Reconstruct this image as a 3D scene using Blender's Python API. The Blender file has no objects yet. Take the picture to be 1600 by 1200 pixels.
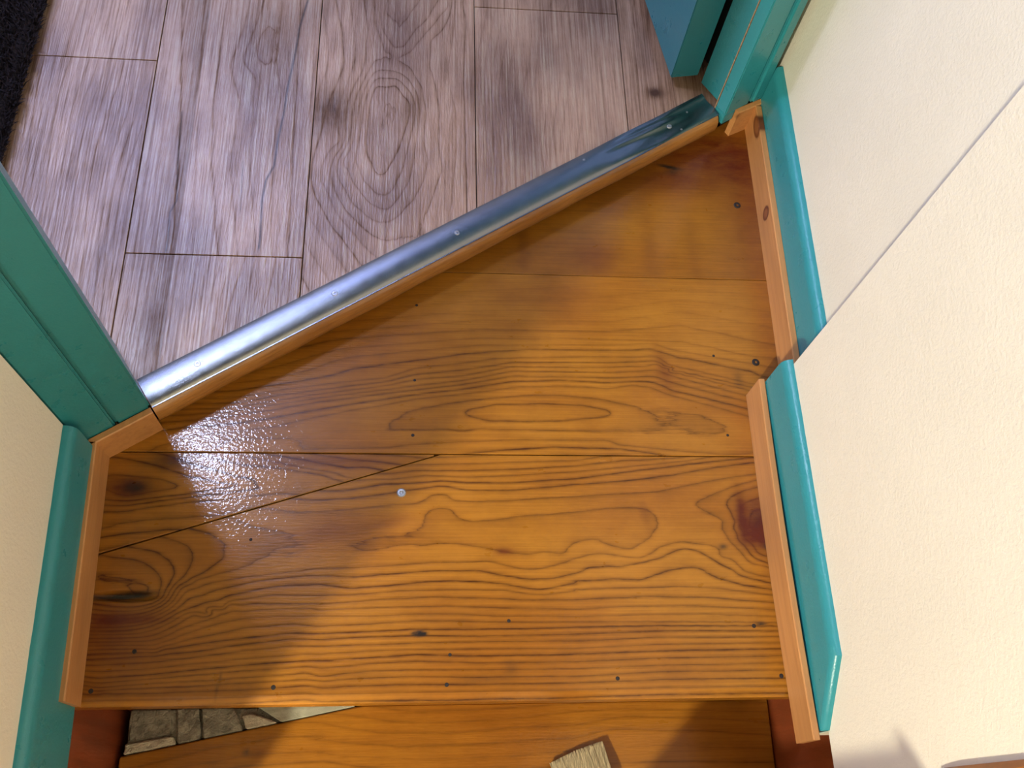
import bpy, bmesh, math, random
import numpy as np
from mathutils import Vector, Matrix, noise as mnoise
random.seed(7)
SC = bpy.context.scene
COL = SC.collection

# ------------------------------------------------------------------ camera, world, lights, exposure
cam_d = bpy.data.cameras.new('camera'); cam = bpy.data.objects.new('camera', cam_d); COL.objects.link(cam)
cam_d.sensor_width = 36.0; cam_d.lens = 36.0 * 1487 / 1600; cam_d.clip_start = 0.02
cam.matrix_world = Matrix(((0.9954960528, -0.0146731311, -0.0936606006, 0),
                           (-0.0257526325, 0.9089464983, -0.4161166486, 0),
                           (0.0912382091, 0.4166544882, 0.9044747795, 1.06), (0, 0, 0, 1)))
SC.camera = cam
w = bpy.data.worlds.new('world'); SC.world = w; w.use_nodes = True
w.node_tree.nodes['Background'].inputs[0].default_value = (0.6, 0.75, 1, 1)
w.node_tree.nodes['Background'].inputs[1].default_value = 0.0
SC.view_settings.view_transform = 'Standard'; SC.view_settings.look = 'None'
SC.view_settings.gamma = 1.0; SC.view_settings.use_curve_mapping = False
SC.view_settings.exposure = 0.0

def light(name, kind, loc, energy, color, size, aim=None):
    d = bpy.data.lights.new(name, kind); d.energy = energy; d.color = color
    if kind == 'AREA': d.shape = 'SQUARE'; d.size = size
    else: d.shadow_soft_size = size
    o = bpy.data.objects.new(name, d); COL.objects.link(o); o.location = loc
    if aim is not None: o.rotation_euler = (Vector(aim) - Vector(loc)).to_track_quat('-Z', 'Y').to_euler()
    return o
LAMP = (-1.65, -1.96, 2.10)
light('lamp_light', 'POINT', LAMP, 520, (1.0, 0.915, 0.69), 0.07)
light('rooflight', 'AREA', (-0.80, 1.17, 2.17), 22, (0.62, 0.70, 1.0), 0.24, (-0.3, 0.5, 0))

# ------------------------------------------------------------------ small node language
class X:
    """a value socket with arithmetic, so materials read as formulas"""
    def __init__(s, nt, k): s.nt, s.k = nt, k
    def _m(s, op, *a):
        n = s.nt.nodes.new('ShaderNodeMath'); n.operation = op
        for i, v in enumerate((s,) + a):
            if isinstance(v, X): s.nt.links.new(v.k, n.inputs[i])
            else: n.inputs[i].default_value = v
        return X(s.nt, n.outputs[0])
    def __add__(s, o): return s._m('ADD', o)
    __radd__ = __add__
    def __mul__(s, o): return s._m('MULTIPLY', o)
    __rmul__ = __mul__
    def __sub__(s, o): return s._m('SUBTRACT', o)
    def __rsub__(s, o): return (s * -1.0) + o
    def __truediv__(s, o): return s._m('DIVIDE', o)
    def mx(s, o): return s._m('MAXIMUM', o)
    def mn(s, o): return s._m('MINIMUM', o)
    def fr(s): return s._m('FRACT')
    def ab(s): return s._m('ABSOLUTE')
    def pw(s, o): return s._m('POWER', o)
    def exp(s): return s._m('EXPONENT')
    def step(s, a, b):
        n = s.nt.nodes.new('ShaderNodeMapRange'); n.interpolation_type = 'SMOOTHSTEP'
        s.nt.links.new(s.k, n.inputs[0]); n.inputs[1].default_value = a; n.inputs[2].default_value = b
        return X(s.nt, n.outputs[0])
class M:
    def __init__(s, name):
        s.m = bpy.data.materials.new(name); s.m.use_nodes = True; s.nt = s.m.node_tree
        s.b = s.nt.nodes['Principled BSDF']; s.tc = s.nt.nodes.new('ShaderNodeTexCoord')
    def noise(s, scale, detail=3.0, rough=0.55, sc=(1, 1, 1), off=(0, 0, 0), dist=0.0):
        mp = s.nt.nodes.new('ShaderNodeMapping'); mp.inputs['Scale'].default_value = sc; mp.inputs['Location'].default_value = off
        s.nt.links.new(s.tc.outputs['Object'], mp.inputs[0])
        n = s.nt.nodes.new('ShaderNodeTexNoise'); s.nt.links.new(mp.outputs[0], n.inputs['Vector'])
        n.inputs['Scale'].default_value = scale; n.inputs['Detail'].default_value = detail
        n.inputs['Roughness'].default_value = rough; n.inputs['Distortion'].default_value = dist
        return X(s.nt, n.outputs[0])
    def attr(s, name, kind='GEOMETRY'):
        n = s.nt.nodes.new('ShaderNodeAttribute'); n.attribute_name = name; n.attribute_type = kind
        return X(s.nt, n.outputs['Fac'])
    def mix(s, f, a, b):
        n = s.nt.nodes.new('ShaderNodeMix'); n.data_type = 'RGBA'
        s.nt.links.new(f.k, n.inputs[0]) if isinstance(f, X) else setattr(n.inputs[0], 'default_value', f)
        for v, i in ((a, 6), (b, 7)):
            if isinstance(v, tuple): n.inputs[i].default_value = (*v, 1)
            else: s.nt.links.new(v, n.inputs[i])
        return n.outputs[2]
    def set(s, name, v):
        i = s.b.inputs[name]
        if isinstance(v, X): s.nt.links.new(v.k, i)
        elif isinstance(v, tuple): i.default_value = (*v, 1)
        elif isinstance(v, (int, float)): i.default_value = v
        else: s.nt.links.new(v, i)
        return s
    def bump(s, h, dist, strength=1.0):
        n = s.nt.nodes.new('ShaderNodeBump'); n.inputs['Distance'].default_value = dist; n.inputs['Strength'].default_value = strength
        s.nt.links.new(h.k, n.inputs['Height']); s.nt.links.new(n.outputs[0], s.b.inputs['Normal'])
        return s

def board_material(name, base, light_c, dark, along, rough, line_w, line_amt, slow_amt, stain_shade_c, coat, sparkle, fib=0.5, mott=0.55):
    """sawn timber: ring lines come from the ring/grad attributes of each board, the rest is noise along the grain"""
    m = M(name)
    S = (lambda a, b: (a, b, 1)) if along == 'x' else (lambda a, b: (b, a, 1))
    ring, g, amp = m.attr('ring'), m.attr('grad'), m.attr('amp')
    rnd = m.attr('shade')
    wob = m.noise(1, 3, 0.6, S(18, 120)) - 0.5
    f = ring + wob * 0.22
    fr = f.fr()
    d = fr.mn(1.0 - fr) / g.mx(12.0)
    br = m.noise(1, 3, 0.7, S(30, 160), (3, 1, 0))
    line = ((d / line_w).pw(1.3) * -1.0).exp() * (br * 1.5 - 0.05).mx(0.0).mn(1.0)
    slow = (1.0 - fr).pw(3.0)
    pick = (((f + 0.5)._m('FLOOR') * 12.9898)._m('SINE') * 43758.5453).fr()
    line = line * (pick * 0.65 + 0.42)
    fibre = m.noise(1, 4, 0.65, S(7, 420), (1, 5, 0))
    broad = m.noise(1, 3, 0.5, S(4, 10), (2, 2, 0))
    pores = m.noise(1, 2, 0.5, S(60, 700), (0, 9, 0)).step(0.66, 0.78)
    c = m.mix(broad.step(0.3, 0.7), base, light_c)
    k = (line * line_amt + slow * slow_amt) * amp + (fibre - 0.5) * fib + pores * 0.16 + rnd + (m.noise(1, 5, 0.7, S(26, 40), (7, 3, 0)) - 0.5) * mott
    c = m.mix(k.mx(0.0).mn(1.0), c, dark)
    c = m.mix((k * -0.9).mx(0.0).mn(0.6), c, tuple(min(0.62, v * 1.7 + 0.02 * (along == 'y')) for v in light_c))
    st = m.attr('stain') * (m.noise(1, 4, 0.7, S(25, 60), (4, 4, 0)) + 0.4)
    c = m.mix(st.mn(1.0), c, stain_shade_c)
    so = m.attr('soot') * (m.noise(1, 4, 0.7, S(90, 160), (8, 4, 0)) + 0.5)
    c = m.mix(so.mn(1.0), c, (0.018, 0.013, 0.010))
    m.set('Base Color', c); m.set('Specular IOR Level', 0.22) if coat else m.set('Specular IOR Level', (1.0 - k * 1.3 - st * 0.8).mx(0.1).mn(1.2) * 0.85)
    rn = m.noise(1, 3, 0.6, S(30, 60), (6, 0, 0))
    m.set('Roughness', rn * 0.14 + (rough - 0.07))
    if coat:
        m.set('Coat Weight', coat); m.set('Coat Roughness', 0.06); m.set('Coat IOR', 1.45)
    h = m.noise(sparkle[0], 2, 0.5) * sparkle[1] + (m.noise(1, 2, 0.5, S(60, 500)) - line * 0.6) * sparkle[2]
    m.bump(h, 0.0007)
    if coat:
        nb = m.nt.nodes.new('ShaderNodeBump'); nb.inputs['Distance'].default_value = 0.00015
        hc = m.noise(270, 1, 0.5) * 1.6 + m.noise(40, 2, 0.5) * 1.0 - line * 0.25
        m.nt.links.new(hc.k, nb.inputs['Height']); m.nt.links.new(nb.outputs[0], m.b.inputs['Coat Normal'])
    return m.m

def plain(name, col, rough=0.5, var=0.12, scale=40.0, bump=0.0, metal=0.0, sc=(1, 1, 1), bscale=None, col2=None):
    m = M(name); n = m.noise(scale, 4, 0.6, sc)
    c2 = col2 or tuple(c * (1 - 2.2 * var) for c in col)
    m.set('Base Color', m.mix(n.step(0.3, 0.72), c2, col)); m.set('Roughness', (n - 0.5) * 0.2 + rough); m.set('Metallic', metal)
    if bump: m.bump(m.noise(bscale or scale * 4, 3, 0.6, sc), bump)
    return m.m

def lath_material(name, base, dark, knots):
    m = M(name)
    fib = m.noise(1, 4, 0.6, (160, 9, 160)); br = m.noise(1, 3, 0.5, (14, 5, 14), (3, 0, 0))
    c = m.mix(br.step(0.3, 0.75), base, tuple(v * 0.78 for v in base))
    c = m.mix(((fib - 0.45) * 1.3).mx(0.0).mn(0.6), c, dark)
    sx = m.nt.nodes.new('ShaderNodeSeparateXYZ'); m.nt.links.new(m.tc.outputs['Object'], sx.inputs[0])
    y, z = X(m.nt, sx.outputs[1]), X(m.nt, sx.outputs[2])
    for ky, kz, ry, rz in knots:
        r = (((y - ky) / ry).pw(2.0) + ((z - kz) / rz).pw(2.0)).pw(0.5)
        ringm = (((r - 1.0).ab() / 0.28).pw(2.0) * -1.0).exp()
        c = m.mix((ringm * 1.1).mn(1.0), c, (0.065, 0.016, 0.006))
        c = m.mix(((1.3 - r) * 2.0).mx(0.0).mn(0.75), c, (0.17, 0.050, 0.016))
    m.set('Base Color', c); m.set('Roughness', 0.36); m.bump(fib, 0.0004)
    return m.m

TEAL = (0.028, 0.240, 0.275)
MAT = dict(
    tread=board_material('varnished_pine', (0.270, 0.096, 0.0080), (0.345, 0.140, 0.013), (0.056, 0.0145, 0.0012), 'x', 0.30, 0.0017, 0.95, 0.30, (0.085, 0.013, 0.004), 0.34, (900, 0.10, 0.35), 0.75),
    vinyl=board_material('printed_oak_vinyl', (0.200, 0.098, 0.052), (0.510, 0.295, 0.172), (0.065, 0.030, 0.016), 'y', 0.37, 0.0013, 0.60, 0.16, (0.085, 0.042, 0.026), 0, (700, 0.08, 0.7), 2.1),
    lath=lath_material('varnished_lath', (0.555, 0.262, 0.092), (0.26, 0.085, 0.022), [(0.732, 0.030, 0.0075, 0.009), (0.868, 0.042, 0.014, 0.009)]),
    teal=plain('teal_gloss_paint', TEAL, 0.30, 0.02, 30, 0.0003, bscale=300),
    cream=plain('cream_wall_paint', (0.80, 0.75, 0.63), 0.75, 0.015, 9, 0.0008, bscale=260),
    white=plain('ceiling_boards_paint', (0.16, 0.145, 0.14), 0.8, 0.02, 8, 0.0005),
    hall=plain('hall_wall_paint', (0.07, 0.08, 0.075), 0.8, 0.02, 8, 0.0005),
    metal=plain('aluminium_strip', (0.27, 0.28, 0.29), 0.22, 0.04, 60, 0.0002, 1.0, (1, 1, 1), 900),
    screw=plain('screw_steel', (0.52, 0.53, 0.55), 0.35, 0.08, 400, 0, 0.9),
    rust=plain('dark_nail_steel', (0.014, 0.008, 0.006), 0.75, 0.2, 500),
    string=plain('red_brown_string', (0.27, 0.062, 0.020), 0.42, 0.16, 1, 0.0005, 0, (30, 60, 9)),
    mortar=plain('old_mortar', (0.36, 0.33, 0.25), 0.9, 0.22, 70, 0.004, 0, (1, 1, 1), 260),
    pale=plain('pale_mortar', (0.62, 0.56, 0.42), 0.9, 0.16, 90, 0.003, 0, (1, 1, 1), 300),
    slate=plain('smooth_grey_stone', (0.40, 0.40, 0.30), 0.7, 0.14, 40, 0.001),
    dark=plain('dark_void', (0.020, 0.014, 0.012), 0.9, 0.1, 30),
    bare=plain('bare_filler_edge', (0.48, 0.30, 0.17), 0.7, 0.2, 200),
    pile=plain('dark_brown_pile', (0.026, 0.013, 0.017), 0.9, 0.35, 260),
    bristle=plain('pale_bristle', (0.86, 0.74, 0.48), 0.5, 0.24, 1, 0.001, 0, (900, 60, 60)),
    ferrule=plain('nickel_ferrule', (0.55, 0.54, 0.52), 0.3, 0.05, 80, 0, 1.0),
    handle=plain('brush_handle_wood', (0.45, 0.20, 0.07), 0.3, 0.15, 1, 0, 0, (20, 160, 160)),
    rail=plain('handrail_wood', (0.40, 0.150, 0.040), 0.32, 0.15, 1, 0, 0, (120, 9, 40)),
    tin=plain('tin_steel', (0.45, 0.45, 0.46), 0.35, 0.06, 50, 0, 0.9),
    label=plain('plain_brown_tin_wrap', (0.25, 0.10, 0.03), 0.45, 0.1, 40),
)

# ------------------------------------------------------------------ object helpers
def link(name, me, mat, parent=None, **props):
    o = bpy.data.objects.new(name, me); COL.objects.link(o)
    if mat is not None and not me.materials: me.materials.append(mat)
    if parent: o.parent = parent
    for k, v in props.items(): o[k] = v
    return o
def thing(name, label, cat, loc=(0, 0, 0), **props):
    o = bpy.data.objects.new(name, None); COL.objects.link(o); o.location = loc; o.empty_display_size = 0.02
    o['label'] = label; o['category'] = cat
    for k, v in props.items(): o[k] = v
    return o
def struct(name, label=None):
    o = bpy.data.objects.new(name, None); COL.objects.link(o); o['kind'] = 'structure'
    if label: o['label'] = label
    return o
def bm_mesh(bm, name, smooth=False):
    bmesh.ops.recalc_face_normals(bm, faces=bm.faces[:])
    me = bpy.data.meshes.new(name); bm.to_mesh(me); bm.free()
    if smooth: me.polygons.foreach_set('use_smooth', [True] * len(me.polygons))
    return me
def prism(pts, z0, z1, bev=0.0, seg=2, bm=None):
    """vertical prism over a plan polygon"""
    own = bmesh.new()
    a = [own.verts.new((x, y, z0)) for x, y in pts]; b = [own.verts.new((x, y, z1)) for x, y in pts]
    n = len(pts); own.faces.new(a[::-1]); own.faces.new(b)
    for i in range(n): own.faces.new((a[i], a[(i + 1) % n], b[(i + 1) % n], b[i]))
    if bev: bmesh.ops.bevel(own, geom=own.edges[:], offset=bev, segments=seg, affect='EDGES', clamp_overlap=True)
    if bm is None: return own
    me = bpy.data.meshes.new('t'); own.to_mesh(me); own.free(); bm.from_mesh(me); bpy.data.meshes.remove(me)
    return bm
def box(x0, x1, y0, y1, z0, z1, bev=0.0, bm=None): return prism([(x0, y0), (x1, y0), (x1, y1), (x0, y1)], z0, z1, bev, 2, bm)
def sweep(profile, stations, closed=True):
    """profile [(u, z)], stations [(origin xy, outward unit xy, du, dz, zscale)] -> lofted solid"""
    bm = bmesh.new(); rows = []
    for (ox, oy), (nx, ny), du, dz, zs in stations:
        rows.append([bm.verts.new((ox + nx * (u + du), oy + ny * (u + du), z * zs + dz)) for u, z in profile])
    n = len(profile)
    for r0, r1 in zip(rows, rows[1:]):
        for i in range(n): bm.faces.new((r0[i], r0[(i + 1) % n], r1[(i + 1) % n], r1[i]))
    bm.faces.new(rows[0]); bm.faces.new(rows[-1][::-1])
    return bm
def lerp(a, b, t): return (a[0] + (b[0] - a[0]) * t, a[1] + (b[1] - a[1]) * t)

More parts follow.
